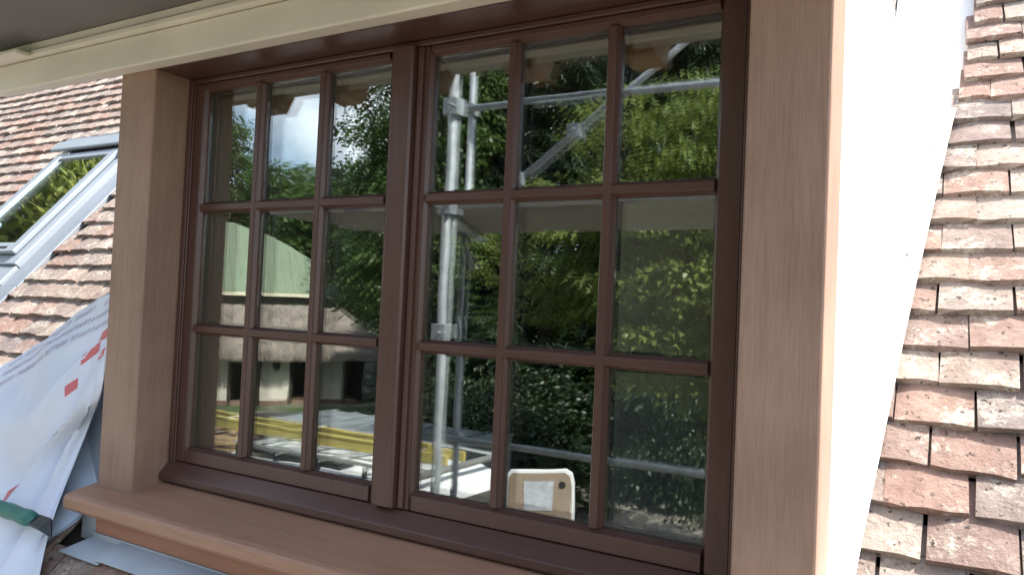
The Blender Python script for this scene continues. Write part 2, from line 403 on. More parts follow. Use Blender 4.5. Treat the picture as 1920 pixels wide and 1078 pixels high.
rb('bottom_cover', fx0-.0, fx1+.0, fw0-.1, fw0-.003, .03, .052, 'skyframe', sk, bevel=.004)
rb('vent_slot', fx0+.12, fx1-.13, fw0+.068, fw0+.080, .0835, .0845, 'gasket', sk)

# ------------------------------------------------------------------ dormer
dm = thing('dormer', 'oak posted dormer with cream fascia and wooden sill around the brown window', 'dormer', (.36, -.1, -.65))
PX0, PX1, QX0, QX1, PF = -.502, -.363, 1.088, 1.208, -.100
MB().box(PX0, PX1, PF, .06, -.585, .60).build('post', 'post_x', dm, bevel=.004)
MB().box(QX0, QX1, PF, .03, -.585, .60).build('post', 'post_x', dm, bevel=.004)
# fascia with a moulded upper lip
MB().prism([(-.145,.487), (-.145,.560), (-.10,.560), (-.10,.487), (-.140,.4855)], lambda p, q, t: (t, p, q), -1.06, 1.42).build('fascia', 'fascia', dm, bevel=.003)
MB().prism([(-.163,.563), (-.163,.575), (-.152,.583), (-.152,.602), (-.10,.602), (-.10,.561)], lambda p, q, t: (t, p, q), -1.06, 1.42).build('moulding', 'fascia', dm, bevel=.0015)
MB().box(PX1, QX0, PF+.003, .06, .4875, .60).build('lintel', 'stain_x', dm, bevel=.002)
MB().prism([(-.085,.6025), (-.155,.6035), (-.62,.652), (-.62,.6775), (-.085,.665)], lambda p, q, t: (t, p, q), -1.06, 1.42).build('soffit', 'soffit', dm)
for k in range(7):
    x = .665-.342*(k-1)
    if x < -1.0 or x > 1.4: continue
    MB().prism([(-.43,.628), (-.47,.585), (-.565,.575), (-.60,.647)], lambda p, q, t: (x+t, p, q), -.045, .045).build('rafter_tail', 'rafter', dm, bevel=.002)
MB().box(-1.10, -.815, -.205, -.168, .556, .567).build('bracket', 'fascia', dm, bevel=.002)
# catslide roof over the dormer
MB().prism([(-.10,.670), (-.10,.73), (1.15,.90), (1.15,.83)], lambda p, q, t: (t, p, q), -.60, 1.203).build('dormer_roof', 'tile_mass', dm)
MB().prism([(-.66,.6785), (-.66,.70), (-.101,.728), (-.101,.679)], lambda p, q, t: (t, p, q), -1.08, 1.44).build('eaves_course', 'tile_mass', dm)
# cheeks
def cheek(x0, x1):
    return MB().prism([(.035,-.655), (.035,.685), (1.12,.828), (1.12,.795)], lambda p, q, t: (t, p, q), x0, x1)
cheek(1.195, 1.2045).build('cheek', 'white_sheet', dm)
cheek(-.50, -.49).build('cheek', 'white_sheet', dm)
# sill: sloping nosed board
sp = [(.02,-.600), (.02,-.541), (-.02,-.546), (-.10,-.565), (-.152,-.5745), (-.163,-.579), (-.168,-.587), (-.168,-.606), (-.163,-.614), (-.155,-.617)]
MB().prism(sp, lambda p, q, t: (t, p, q), -.532, 1.235).build('sill', 'sill', dm, bevel=.0015)
MB().box(-.455, 1.16, -.128, -.095, -.72, -.6175).build('apron_board', 'apron', dm, bevel=.002)
MB().box(-.515, -.4565, -.127, -.09, -.69, -.619).build('apron_return', 'zinc', dm, bevel=.002)
MB().box(-.36, 1.08, -.003, .08, -.60, -.5425).build('sub_sill', 'stain_x', dm)
# zinc apron flashing: two lapped sheets
def zs(u0a, u0b, u1a, u1b, o, name='zinc_flashing'):
    def q(u, y, d): return Vector((u, y, -.680 + (y+.131)*.56 + d))
    top, bot = -.1305, -.187
    return MB().add([q(u0a,top,o), q(u1a,top,o), q(u1b,bot,o), q(u0b,bot,o), q(u0a,top,o+.003), q(u1a,top,o+.003), q(u1b,bot,o+.003), q(u0b,bot,o+.003)],
        [(3,2,1,0),(4,5,6,7),(0,1,5,4),(1,2,6,5),(2,3,7,6),(3,0,4,7)]).build(name, 'zinc', dm, bevel=.001)
zs(-.458, -.505, -.325, -.345, .002); zs(-.338, -.358, 1.2, 1.2, .011)
MB().box(-.456, 1.16, -.1325, -.1285, -.684, -.664).build('zinc_upstand', 'zinc', dm)
# left cheek soaker sheet standing beside the post
MB().add([(-.504,-.045,-.20),(-.504,-.088,-.60),(-.50,-.150,-.645),(-.56,-.205,-.705),(-.66,-.12,-.60),(-.68,-.03,-.46),(-.62,.0,-.22)], [(0,1,2,3,4,5,6)]).build('soaker', 'zinc', dm)
dm.children[-1].modifiers.new('s', 'SOLIDIFY').thickness = .002
# white membrane lapped from the right cheek over the tile ends
def strip(pts, o0, o1, name, mat):
    mb = MB(); k = len(pts)
    for (ua, ub, wv) in pts:
        mb.v += [RP(ua,wv,o0), RP(ub,wv,o0), RP(ub,wv,o1), RP(ua,wv,o1)]
    for i in range(k-1):
        for j in range(4): mb.f.append((i*4+j, i*4+(j+1) % 4, i*4+4+(j+1) % 4, i*4+4+j))
    mb.f += [(0,1,2,3), tuple(4*(k-1)+j for j in (3,2,1,0))]
    return mb.build(name, mat, dm, bevel=.002)
strip([(1.198,1.203,-.4),(1.198,1.238,0),(1.198,1.250,.25),(1.198,1.292,.715),(1.198,1.335,1.14),(1.198,1.362,1.39)], .040, .047, 'cheek_flashing', 'white_sheet')
strip([(1.206,1.52,1.30),(1.206,1.52,2.1),(1.206,1.52,3.3)], .000, .004, 'roof_underlay', 'white_sheet')
strip([(1.283,1.287,.90),(1.299,1.304,1.10),(1.320,1.326,1.32)], .0475, .056, 'flashing_fold', 'lead')

# ------------------------------------------------------------------ the window
win = thing('casement_window', 'dark brown wooden two leaf window with eighteen small panes', 'window', (.36, 0, -.54))
FX0, FX1, FZ0, FZ1 = -.363, 1.088, -.541, .4875
CB = -.4530
fr = MB()
fr.box(FX0, -.338, -.004, .07, FZ0, FZ1-.001).box(1.062, FX1, -.004, .07, FZ0, FZ1-.001)
fr.build('frame_jamb', 'stain_z', win, bevel=.003)
MB().box(-.338, 1.062, -.0035, .07, .4735, FZ1-.001).build('frame_head', 'stain_x', win, bevel=.003)
MB().prism([(.07,FZ0+.002), (-.030,FZ0+.002), (-.030,-.523), (-.024,-.517), (.0,-.4935), (.07,-.4935)], lambda p, q, t: (t, p, q), -.3595, 1.0845).build('frame_cill', 'stain_x', win, bevel=.002)
# raised bead round the frame
bd = MB(); bd.box(-.347, -.339, -.010, -.0045, -.49, .472).box(1.063, 1.069, -.010, -.0045, -.49, .472); bd.build('frame_bead', 'stain_z', win, bevel=.002)
V = [(-.301,.301,(-.105,.105)), (.414,1.015,(.610,.820))]
HZ = (.1541, -.1541)
def make_sash(i):
    x0, x1, vm = V[i]; ox0, ox1 = ((-.3365, .352) if i == 0 else (.3535, 1.0605))
    T, B = .4532, CB
    s = MB()
    # stiles and rails with a chamfered glazing edge
    def stile(xa, xb, inner):   # inner edge on side xb (if inner=1) or xa
        if inner > 0: poly = [(xa,.000),(xb-.007,.000),(xb-.007,.003),(xb,.0125),(xb,.050),(xa,.050)]
        else: poly = [(xa+.007,.000),(xb,.000),(xb,.050),(xa,.050),(xa,.0125),(xa+.007,.003)]
        s.prism(poly, lambda p, q, t: (p, q, t), -.491, .4715)
    stile(ox0, x0, 1); stile(x1, ox1, -1)
    for za, zb, inn in ((T,.4715,-1), (-.491,B,1)):
        if inn > 0: poly = [(za,.0004),(zb-.007,.0004),(zb-.007,.003),(zb,.0125),(zb,.0498),(za,.0498)]
        else: poly = [(za+.007,.0004),(zb,.0004),(zb,.0498),(za,.0498),(za,.0125),(za+.007,.003)]
        s.prism(poly, lambda p, q, t: (t, q, p), x0, x1)
    sa = s.build('sash', 'stain_z', win, bevel=.0012)
    mw, hw = .0135, .0065
    prof = [(-mw,.0125),(-hw-.001,.004),(-hw-.001,.0012),(hw+.001,.0012),(hw+.001,.004),(mw,.0125),(mw,.0485),(-mw,.0485)]
    for vx in vm:
        MB().prism(prof, lambda p, q, t: (vx+p, q, t), B, T).build('glazing_bar', 'stain_z', sa, bevel=.001)
    prof2 = [(a, b+.0006) for a, b in prof]
    xs = [x0, vm[0], vm[1], x1]
    for hz in HZ:
        for k in range(3):
            MB().prism(prof2, lambda p, q, t: (t, q, hz+p), xs[k]+(mw-.0065 if k else 0), xs[k+1]-(mw-.0065 if k < 2 else 0)).build('glazing_bar', 'stain_x', sa, bevel=.001)
    zs_ = [B, HZ[1], HZ[0], T]; rg = random.Random(3+i)
    for a in range(3):
        for b in range(3):
            xa, xb = xs[a]+(mw if a else 0)+.0006, xs[a+1]-(mw if a < 2 else 0)-.0006
            za, zb = zs_[b]+(mw if b else 0)+.0006, zs_[b+1]-(mw if b < 2 else 0)-.0006
            for (ya, tilt) in ((.0190, rg.gauss(0,.0010)), (.0390, rg.gauss(0,.0016))):
                tz = rg.gauss(0, .0009)
                f = lambda p, q, t, ya=ya, tilt=tilt, tz=tz: (p, ya + q + tilt*(t-(za+zb)/2) + tz*(p-(xa+xb)/2), t)
                MB().prism([(xa,0),(xb,0),(xb,.004),(xa,.004)], f, za, zb).build('pane', 'glass', sa)
            sp = MB()
            for q in ((xa,xa+.004,za,zb),(xb-.004,xb,za,zb),(xa+.004,xb-.004,za,za+.004),(xa+.004,xb-.004,zb-.004,zb)):
                sp.box(q[0],q[1],.0250,.0372,q[2],q[3])
            sp.build('spacer_bar', 'gasket', sa)
    return sa
make_sash(0); make_sash(1)
MB().prism([(.323,-.0005),(.323,-.014),(.328,-.019),(.374,-.019),(.379,-.014),(.379,-.0005)], lambda p, q, t: (p, q, t), -.489, .474).build('meeting_strip', 'stain_z', win, bevel=.0015)
MB().box(.3855, .398, -.006, -.0005, -.489, .470).build('meeting_bead', 'stain_z', win, bevel=.001)

# ------------------------------------------------------------------ room behind the glass
room = thing('room', 'dim unfinished room seen through the window panes', 'room', (.36, 1.6, -1.6))
RX0, RX1 = -.379, 1.0895
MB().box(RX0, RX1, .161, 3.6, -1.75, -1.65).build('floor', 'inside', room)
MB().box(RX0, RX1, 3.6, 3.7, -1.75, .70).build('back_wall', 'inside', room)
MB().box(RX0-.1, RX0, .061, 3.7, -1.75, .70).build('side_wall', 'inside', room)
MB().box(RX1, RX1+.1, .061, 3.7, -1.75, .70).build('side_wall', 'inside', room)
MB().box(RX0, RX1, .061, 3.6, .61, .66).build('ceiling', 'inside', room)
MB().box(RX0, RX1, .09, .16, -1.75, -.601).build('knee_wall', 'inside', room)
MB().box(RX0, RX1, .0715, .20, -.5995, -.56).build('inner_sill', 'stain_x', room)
pbd = thing('plasterboard_sheet', 'pale plasterboard sheet leaning inside behind the right hand panes', 'board', (.95, .7, -1.65))
MB().prism([(.62,-1.649),(.50,.21),(.515,.21),(.635,-1.649)], lambda p, q, t: (t, p, q), .60, 1.08).build('sheet', 'board', pbd)

# ------------------------------------------------------------------ loose membrane on the left
def sheet():
    nu, nv = 64, 72
    # rows: upper edge -> lower edge, columns: post side -> far left  (world control points)
    ctrl = [
     [(-.506,-.060,-.052), (-.80,-.020,-.150), (-1.15,.060,-.255), (-1.60,.110,-.400), (-2.2,.10,-.52)],
     [(-.508,-.085,-.180), (-.76,-.095,-.290), (-1.05,-.040,-.380), (-1.45,-.020,-.520), (-2.0,-.03,-.62)],
     [(-.512,-.100,-.330), (-.68,-.150,-.450), (-.92,-.130,-.520), (-1.25,-.130,-.640), (-1.8,-.14,-.72)],
     [(-.60,-.075,-.430), (-.70,-.165,-.570), (-.84,-.205,-.650), (-1.10,-.21,-.745), (-1.6,-.22,-.81)],
     [(-.555,-.175,-.640), (-.66,-.230,-.730), (-.80,-.30,-.830), (-1.02,-.32,-.875), (-1.5,-.33,-.91)],
     [(-.455,-.260,-.755), (-.62,-.325,-.860), (-.80,-.38,-.945), (-1.00,-.40,-.97), (-1.4,-.42,-1.0)]]
    def spl(P, t):
        k = len(P)-1; x = t*k; i = min(int(x), k-1); f = x-i
        p0 = P[max(i-1,0)]; p1 = P[i]; p2 = P[i+1]; p3 = P[min(i+2,k)]
        return [.5*((2*b)+(-a+c)*f+(2*a-5*b+4*c-d)*f*f+(-a+3*b-3*c+d)*f**3) for a, b, c, d in zip(p0, p1, p2, p3)]
    nrm = Vector((.35, -.78, .52)).normalized()
    pts = []
    for j in range(nv+1):
        v = j/nv; row = [spl([c[i] for c in ctrl], v) for i in range(5)]
        for i in range(nu+1):
            u = i/nu; P = Vector(spl(row, u))
            # folds fan out from the upper post corner
            du, dv = u+.005, v-.17
            ang = math.atan2(dv, du*1.7); rad = math.hypot(du*1.7, dv)
            prof = 0
            for a0, am, wd in ((.30,1.0,.13), (.58,-.75,.15), (.80,.95,.08), (1.02,-.6,.10), (1.22,.9,.07), (1.40,-.5,.06), (-.15,.35,.12)):
                q = (ang-a0-.10*math.sin(rad*5))/wd; prof += am/(1+q*q*1.4)
            a = .036*min(1, rad*2.4)*min(1, v/.10)
            nzv = mnoise.noise(Vector((u*5, v*5, 1.3)))*.012 + mnoise.noise(Vector((u*13, v*11, 4)))*.006
            P = P + nrm*((prof*a + nzv)*(min(1, (u+.03)*9)))
            # stay above the roof
            off = (P-O0).dot(en); mn = .045
            if off < mn: P = P + en*(mn-off)
            pts.append(P)
    return nu, nv, pts
nu, nv, SP = sheet()
mem = thing('membrane_sheet', 'loose white printed roofing membrane draped over the tiles beside the left post', 'sheet', (-.9, -.25, -.85))
mb = MB(); mb.v = [tuple(p) for p in SP]
for j in range(nv):
    for i in range(nu):
        k = j*(nu+1)+i; mb.f.append((k, k+1, k+nu+2, k+nu+1))
so_ = mb.build('sheet', 'membrane', mem, smooth=True); so_.modifiers.new('thick', 'SOLIDIFY').thickness = .0012
def sheet_at(u, v, off=.002):
    x = min(max(u*nu, 0), nu-1e-4); y = min(max(v*nv, 0), nv-1e-4); i, j = int(x), int(y); fx, fy = x-i, y-j; k = j*(nu+1)+i
    a, b, c, d = SP[k], SP[k+1], SP[k+nu+1], SP[k+nu+2]
    P = a*(1-fx)*(1-fy)+b*fx*(1-fy)+c*(1-fx)*fy+d*fx*fy
    nn = (b-a).cross(c-a); nn.normalize()
    if nn.dot(Vector((.3,-.8,.5))) < 0: nn = -nn
    return P + nn*off
def mark(poly, n=6, name='print_mark', mat='print_red'):
    (u0,v0),(u1,v1),(u2,v2),(u3,v3) = poly; mb = MB()
    for j in range(n+1):
        for i in range(n+1):
            s, t = i/n, j/n
            u = (u0*(1-s)+u1*s)*(1-t)+(u3*(1-s)+u2*s)*t; v = (v0*(1-s)+v1*s)*(1-t)+(v3*(1-s)+v2*s)*t
            mb.v.append(tuple(sheet_at(u, v)))
    for j in range(n):
        for i in range(n):
            k = j*(n+1)+i; mb.f.append((k,k+1,k+n+2,k+n+1))
    return mb.build(name, mat, mem, smooth=True)
for c in [((.012,.155),(.055,.17),(.062,.205),(.018,.20)), ((.05,.205),(.105,.235),(.11,.262),(.056,.235)), ((.02,.235),(.045,.25),(.05,.275),(.025,.26)),
          ((.12,.29),(.155,.305),(.16,.33),(.125,.315)), ((.34,.56),(.40,.57),(.40,.64),(.345,.63))]:
    mark(c)
# lines of small pale lettering along the upper edge
FONT = {}
def letter_row(v0, u0, u1, n, hgt, seed, dv=0.0):
    rg = random.Random(seed); mb = MB(); u = u0; step = (u1-u0)/n
    for k in range(n):
        if rg.random() < .16: u += step; continue
        v = v0 + dv*(u-u0)
        kind = rg.randrange(4); wv = step*.62; th = step*.16
        segs = {0: [(0,0,th,1),(wv-th,0,wv,1),(0,0,wv,.22)], 1: [(0,0,th,1),(0,.4,wv,.6),(0,.8,wv,1)], 2: [(0,0,th,1),(0,.78,wv,1),(wv-th,.3,wv,1),(0,.3,wv,.46)], 3: [(wv*.4,0,wv*.4+th,1),(0,0,wv,.2)]}[kind]
        for a, b, c, d in segs:
            q = [(u+a, v+b*hgt), (u+c, v+b*hgt), (u+c, v+d*hgt), (u+a, v+d*hgt)]
            mb.add([sheet_at(x, y, .0025) for x, y in q], [(0,1,2,3)])
        u += step
    return tag(mb.build('print_lettering', 'print_pale', mem), kind='stuff')
letter_row(.040, .02, .60, 40, .019, 1); letter_row(.085, .02, .62, 44, .018, 2); letter_row(.130, .03, .60, 42, .019, 3); letter_row(.85, .30, .5, 10, .016, 4)

# green handled pointed tool lying on the sheet
tool = thing('trowel', 'green handled pointed tool with dark blade lying on the white membrane', 'tool', (-.66, -.28, -.69))
def plc(u, v): return sheet_at(u, v, .022)
A = Vector((-.780,-.232,-.622)); B = Vector((-.545,-.232,-.628)); Cc = Vector((-.450,-.236,-.655)); dr = (B-A).normalized()
h = MB(); n = 12; prof = [(0,.014),(.03,.019),(.08,.017),(.13,.020),(.18,.018),(.215,.021),(.245,.015)]
a_ = dr.orthogonal().normalized(); b_ = dr.cross(a_)
for s_, rad in prof:
    for i in range(n):
        an = 2*math.pi*i/n; h.v.append(tuple(A + dr*s_ + a_*(rad*math.cos(an)) + b_*(rad*.8*math.sin(an))))
for k in range(len(prof)-1):
    for i in range(n): h.f.append((k*n+i, k*n+(i+1) % n, (k+1)*n+(i+1) % n, (k+1)*n+i))
h.f += [tuple(range(n))[::-1], tuple(range((len(prof)-1)*n, len(prof)*n))]
h.build('handle', 'handle', tool, smooth=True)
up = Vector((0,-.6,.8)); side = dr.cross(up).normalized(); up = side.cross(dr).normalized()
bl = MB(); B0 = A + dr*.246
bl.v = [tuple(B0 + side*.015 + up*.005), tuple(B0 - side*.015 + up*.005), tuple(B0 - side*.015 - up*.004), tuple(B0 + side*.015 - up*.004),
        tuple(B0 + dr*.05 + side*.018 + up*.005), tuple(B0 + dr*.05 - side*.016 + up*.005), tuple(B0 + dr*.05 - side*.016 - up*.003), tuple(B0 + dr*.05 + side*.018 - up*.003),
        tuple(Cc + up*.001), tuple(Cc - up*.001)]
bl.f = [(0,1,2,3),(0,4,5,1),(1,5,6,2),(2,6,7,3),(3,7,4,0),(4,8,5),(5,8,9,6),(6,9,7),(7,9,8,4)]
bl.build('blade', 'blade', tool)

# ------------------------------------------------------------------ scaffold in front of the house (seen in the panes)
sc = thing('scaffold', 'galvanised tube scaffold with a boarded lift reflected in the panes', 'scaffold', (-1, -2.6, GZ))
def tube(name, p0, p1, r=.0242, mat='galv'): return MB().tube(p0, p1, r, n=14).build(name, mat, sc, smooth=False)
def tube_s(name, p0, p1, r=.0242):
    o = MB().tube(p0, p1, r, n=16).build(name, 'galv', sc)
    for pl in o.data.polygons: pl.use_smooth = len(pl.vertices) == 4
    return o
AX, AY, BX, BY = -.915, -1.92, -1.745, -3.32
tube_s('standard', (AX, AY, GZ), (AX, AY, 2.2)); tube_s('standard', (BX, BY, GZ), (BX, BY, 2.05))
tube_s('standard', (1.9, AY, GZ), (1.9, AY, 1.34)); tube_s('standard', (2.1, BY, GZ), (2.1, BY, 2.05))
tube_s('guard_rail', (BX-.05, BY+.05, 1.385), (2.3, BY+.05, 1.375)); tube_s('ledger', (BX-.2, BY+.05, -1.02), (2.3, BY+.05, -1.0))
tube_s('brace', (-1.85, BY-.05, .48), (.72, BY-.05, 2.33))
tube_s('transom', (AX+.05, AY+.25, .455), (AX-.85, BY-.25, .455)); tube_s('transom', (2.0, AY+.25, .455), (2.0, BY-.25, .455))
tube_s('stub_tube', (BX+.0, BY+.06, .47), (BX+.15, BY+.08, .22), .020)
def coupler(p, s=.042):
    x, y, z = p; mb = MB(); mb.box(x-s, x+s, y-s*.8, y+s*.8, z-s*1.05, z+s*1.05); mb.tube((x+s*.5, y+s*.8, z), (x+s*.5, y+s*1.7, z), .008); mb.tube((x-s*.5, y-s*.5, z+s), (x-s*.5, y-s*.5, z+s*1.6), .008)
    return mb.build('coupler', 'galv', sc, bevel=.008)
for p in ((AX, AY, .97), (AX, AY, -.20), (BX, BY, 1.385), (BX, BY, -1.02), (AX, AY, .455), (-1.33,BY-.02,.85), (-.9,BY-.02,1.165), (BX, BY, .455)): coupler(p)
for k in range(5):
    MB().box(-2.55+random.uniform(-.1,.1), 2.3, AY-.30-.235*(k+1)+.01, AY-.30-.235*k, .482, .52).build('scaffold_board', 'planks', sc, bevel=.003)
MB().box(-2.5, 2.3, BY+.0245+.05, BY+.11, .522, .68).build('toe_board', 'planks', sc)

# ------------------------------------------------------------------ white van with roof rack, rear doors open
van = thing('van', 'white panel van with roof rack and open rear doors parked in the yard', 'van', (-6.4, -6.75, GZ))
VX0, VX1, VY0, VY1, VZ = -8.9, -3.92, -7.75, -5.75, -2.22
side = [(-9.25,-4.35),(-9.3,-3.85),(-9.15,-3.55),(-8.35,-3.30),(-7.75,-2.42),(-7.35,-2.25),(-6.0,-2.20),(-4.2,-2.20),(-3.95,-2.26),(-3.92,-2.5),(-3.92,-4.35)]
body = MB(); yy = [(-.0,.10),(.07,.03),(.18,0)]
def ring(y, ins):
    out = []
    cx, cz = -6.5, -3.4
    for (x, z) in side:
        dz = ins if z > -3 else 0
        out.append((x + (ins if x < cx else -ins*.5), y, z - dz))
    return out
rows = [ring(VY1-.0, .10), ring(VY1-.05, .045), ring(VY1-.16, .0), ring(-6.75, -.03), ring(VY0+.16, .0), ring(VY0+.05, .045), ring(VY0, .10)]
nn_ = len(side)
for rw in rows: body.v += rw
for k in range(len(rows)-1):
    for i in range(nn_):
        if i == nn_-2: continue      # rear opening stays open
        body.f.append((k*nn_+i, k*nn_+(i+1) % nn_, (k+1)*nn_+(i+1) % nn_, (k+1)*nn_+i))
body.f += [tuple(range(nn_)), tuple(range((len(rows)-1)*nn_, len(rows)*nn_))[::-1]]
vb = body.build('body', 'van_white', van, smooth=False, bevel=.03, seg=3)
MB().box(-8.28, -3.96, VY0+.12, VY1-.12, -4.2, -4.1).build('load_floor', 'ply', van)
ws = MB().add([(-8.33,VY0+.22,-3.26),(-8.33,VY1-.22,-3.26),(-7.80,VY1-.26,-2.46),(-7.80,VY0+.26,-2.46)], [(0,1,2,3)]).build('windscreen', 'van_dark', van); ws.location.x -= .05; ws.location.z += .04
ws.modifiers.new('s','SOLIDIFY').thickness = .01
for s_ in (VY0-.006, VY1+.006):
    MB().prism([(-8.0,-3.25),(-7.55,-2.62),(-6.75,-2.60),(-6.75,-3.25)], lambda p, q, t: (p, t, q), s_-.004, s_+.004).build('side_window', 'van_dark', van)
for wx in (-8.4, -4.9):
    for wy in (VY0+.12, VY1-.12):
        wl = MB().tube((wx, wy-.1, GZ+.34), (wx, wy+.1, GZ+.34), .34, n=24).build('wheel', 'rubber', van, bevel=.03)
        MB().tube((wx, wy-.108, GZ+.34), (wx, wy+.108, GZ+.34), .20, n=18).build('rim', 'alu', wl)
MB().box(-9.36, -9.22, VY0+.06, VY1-.06, -4.42, -4.1).build('bumper', 'van_dark', van, bevel=.03)
for wy in (VY0+.3, VY1-.3):
    MB().box(-9.30, -9.12, wy-.14, wy+.14, -3.92, -3.72).build('headlight', 'alu', van, bevel=.03)
MB().box(-6.95, -5.25, -6.28, -5.98, -2.18, -2.12).build('rack_gap_shade', 'van_dark', van, bevel=.015)  # shaded gap under the rack rail, put in as a dark slab
# rack
for y in (VY1-.12, VY0+.12):
    MB().box(-7.1, -3.95, y-.02, y+.02, -2.06, -2.02).build('rack_rail', 'alu', van, bevel=.006)
for k in range(5):
    x = -7.05+.765*k
    MB().box(x-.022, x+.022, VY0+.10, VY1-.10, -2.115, -2.065).build('rack_bar', 'alu', van, bevel=.006)
    for y in (VY1-.12, VY0+.12):
        MB().box(x-.02, x+.02, y-.02, y+.02, -2.21, -2.066).build('rack_foot', 'van_dark', van)
MB().tube((-3.93, VY0+.1, -2.04), (-3.93, VY1-.1, -2.04), .03, n=12).build('rack_roller', 'alu', van)
# rear doors: far one swung right round, near one at a right angle
def rdoor(hx, hy, ang, wd, flip, ply=True):
    ca, sa_ = math.cos(ang), math.sin(ang)
    f = lambda p, q, t: (hx + ca*p - sa_*t, hy + sa_*p + ca*t, q)
    outl = [(.02,-4.30),(.02,-2.32),(.06,-2.26),(wd-.12,-2.24),(wd-.03,-2.29),(wd,-2.42),(wd,-4.30)]
    d = MB().prism(outl, f, -.03, .03).build('rear_door', 'van_white', van, bevel=.012)
    s = 1 if flip else -1
    inn = [(.04,-4.27),(.04,-2.36),(.08,-2.30),(wd-.15,-2.285),(wd-.07,-2.33),(wd-.045,-2.46),(wd-.045,-4.27)]
    MB().prism(inn, f, s*.031, s*.042).build('door_lining', 'ply', d)
    MB().prism([(.24,-2.80),(.24,-2.40),(.65,-2.40),(.65,-2.80)], f, s*.043, s*.047).build('document_pouch', 'paper', d)
    cx, cz = wd-.18, -2.45
    MB().prism([(cx+.05*math.cos(k*math.pi/6), cz+.05*math.sin(k*math.pi/6)) for k in range(12)], f, s*.043, s*.046).build('lock_hole', 'van_dark', d)
    return d
rdoor(-3.87, -7.80, R(-33), .95, True)
rdoor(-3.87, -5.72, R(95), .92, False)

lad = thing('ladder', 'long yellow fibreglass ladder strapped on the white van roof rack', 'ladder', (-6.9, -6.75, -2.06))
for y in (-6.95, -6.57):
    MB().box(-9.75, -4.05, y-.022, y+.022, -2.062, -1.935).build('side_rail', 'ladder', lad, bevel=.006)
    MB().box(-9.2, -4.6, y-.030, y+.030, -1.932, -1.900).build('side_rail', 'ladder', lad, bevel=.006)
for k in range(17):
    x = -9.45+.30*k
    MB().tube((x, -6.927, -1.99), (x, -6.593, -1.99), .016, n=8).build('rung', 'alu', lad)
for x in (-8.1, -6.5, -5.1):
    MB().box(x-.025, x+.025, -7.0, -6.52, -1.899, -1.892).build('strap', 'barn_trim', lad)

# grey box trailer behind
tr = thing('trailer', 'grey flat topped box trailer parked behind the white van', 'trailer', (-8.6, -11.2, GZ))
MB().box(-11.2, -6.3, -12.2, -10.1, -4.15, -2.62).build('box', 'trailer', tr, bevel=.04)
for k in range(9):
    MB().box(-11.1+k*.6, -11.06+k*.6, -12.2, -10.1, -2.619, -2.59).build('roof_rib', 'trailer', tr)
MB().tube((-6.3,-11.15,-4.2), (-5.2,-11.15,-4.25), .05).build('drawbar', 'galv', tr)
for wx in (-9.2, -8.4):
    for wy in (-12.1, -10.2): MB().tube((wx, wy-.1, GZ+.3), (wx, wy+.1, GZ+.3), .3, n=20).build('wheel', 'rubber', tr, bevel=.02)

# ------------------------------------------------------------------ thatched cottage facing the house
cA = Vector((-25.4, -19.6, GZ)); ce = Vector((.557, -.83, 0)).normalized(); cm = Vector((-.83, -.557, 0)).normalized()
def CP(s, z, t): return cA + ce*s + cm*t + Vector((0, 0, z))
cot = thing('thatched_cottage', 'low timber framed cottage with white panels and shaggy thatched roof', 'cottage', CP(3, 0, 2))
def cbox(name, s0, s1, z0, z1, t0, t1, mat, parent=cot): return MB().add([CP(a, z, b) for z in (z0,z1) for a, b in ((s0,t0),(s1,t0),(s1,t1),(s0,t1))], [(3,2,1,0),(4,5,6,7),(0,1,5,4),(1,2,6,5),(2,3,7,6),(3,0,4,7)]).build(name, mat, parent)
cbox('back_wall', -3, 7.1, 0, 2.5, 3.6, 3.8, 'dark_in'); cbox('side_wall', 7.0, 7.1, 0, 2.4, 1.2, 3.59, 'dark_in')
cbox('brick_plinth', -3, 6.6, 0, .20, .62, .85, 'brick')
for s0, s1 in ((-1.2,.95),(2.35,3.60),(5.0,6.0)):
    pl_ = cbox('wall_panel', s0, s1, .201, 2.6, .66, .80, 'plaster')
    if s0 == 2.35:
        MB().prism([(2.98+.17*math.cos(k*math.pi/8), 1.72+.30*math.sin(k*math.pi/8)) for k in range(16)], lambda p, q, t: CP(p, q, t), .655, .60).build('oval_window', 'dark_in', pl_)
for s0 in (.96, 1.75, 2.2, 3.56, 4.85, 6.01, -1.35):
    cbox('timber_post', s0, s0+.14, .0, 2.6, .58, .82, 'timber_dark')
# brace posts
for s0, ds in ((2.2,.45),(3.6,-.4)):
    MB().prism([(s0,2.55),(s0+.1,2.55),(s0+ds*.2+.1,1.6),(s0+ds*.2,1.6)], lambda p, q, t: CP(p, q, t), .54, .64).build('timber_brace', 'timber_dark', cot)
# thatch: hipped, shaggy
th = MB(); NS, NT = 150, 46
def ridge(s): return min(1, max(0, (8.2-s)/2.2))
rn = random.Random(2)
for i in range(NS+1):
    s = -3 + 11.2*i/NS
    for j in range(NT+1):
        q = j/NT     # 0 eave front .. 1 ridge
        t = -.05 + 2.15*q
        lim = 8.15 - 2.4*q
        ss = min(s, lim + .0)
        z = 2.28 + 1.98*q**.92 + (.03 if q > .02 else 0)
        d = mnoise.noise(Vector((ss*2.5, q*6, 0)))*.07 + mnoise.noise(Vector((ss*11, q*9, 3)))*.045
        if j == 0: z += mnoise.noise(Vector((ss*6, 0, 7)))*.09 - .03
        if s > lim: t = t + (s-lim)*.35
        th.v.append(tuple(CP(ss, z+d, t-d*.6)))
for i in range(NS):
    for j in range(NT):
        k = i*(NT+1)+j; th.f.append((k, k+1, k+NT+2, k+NT+1))
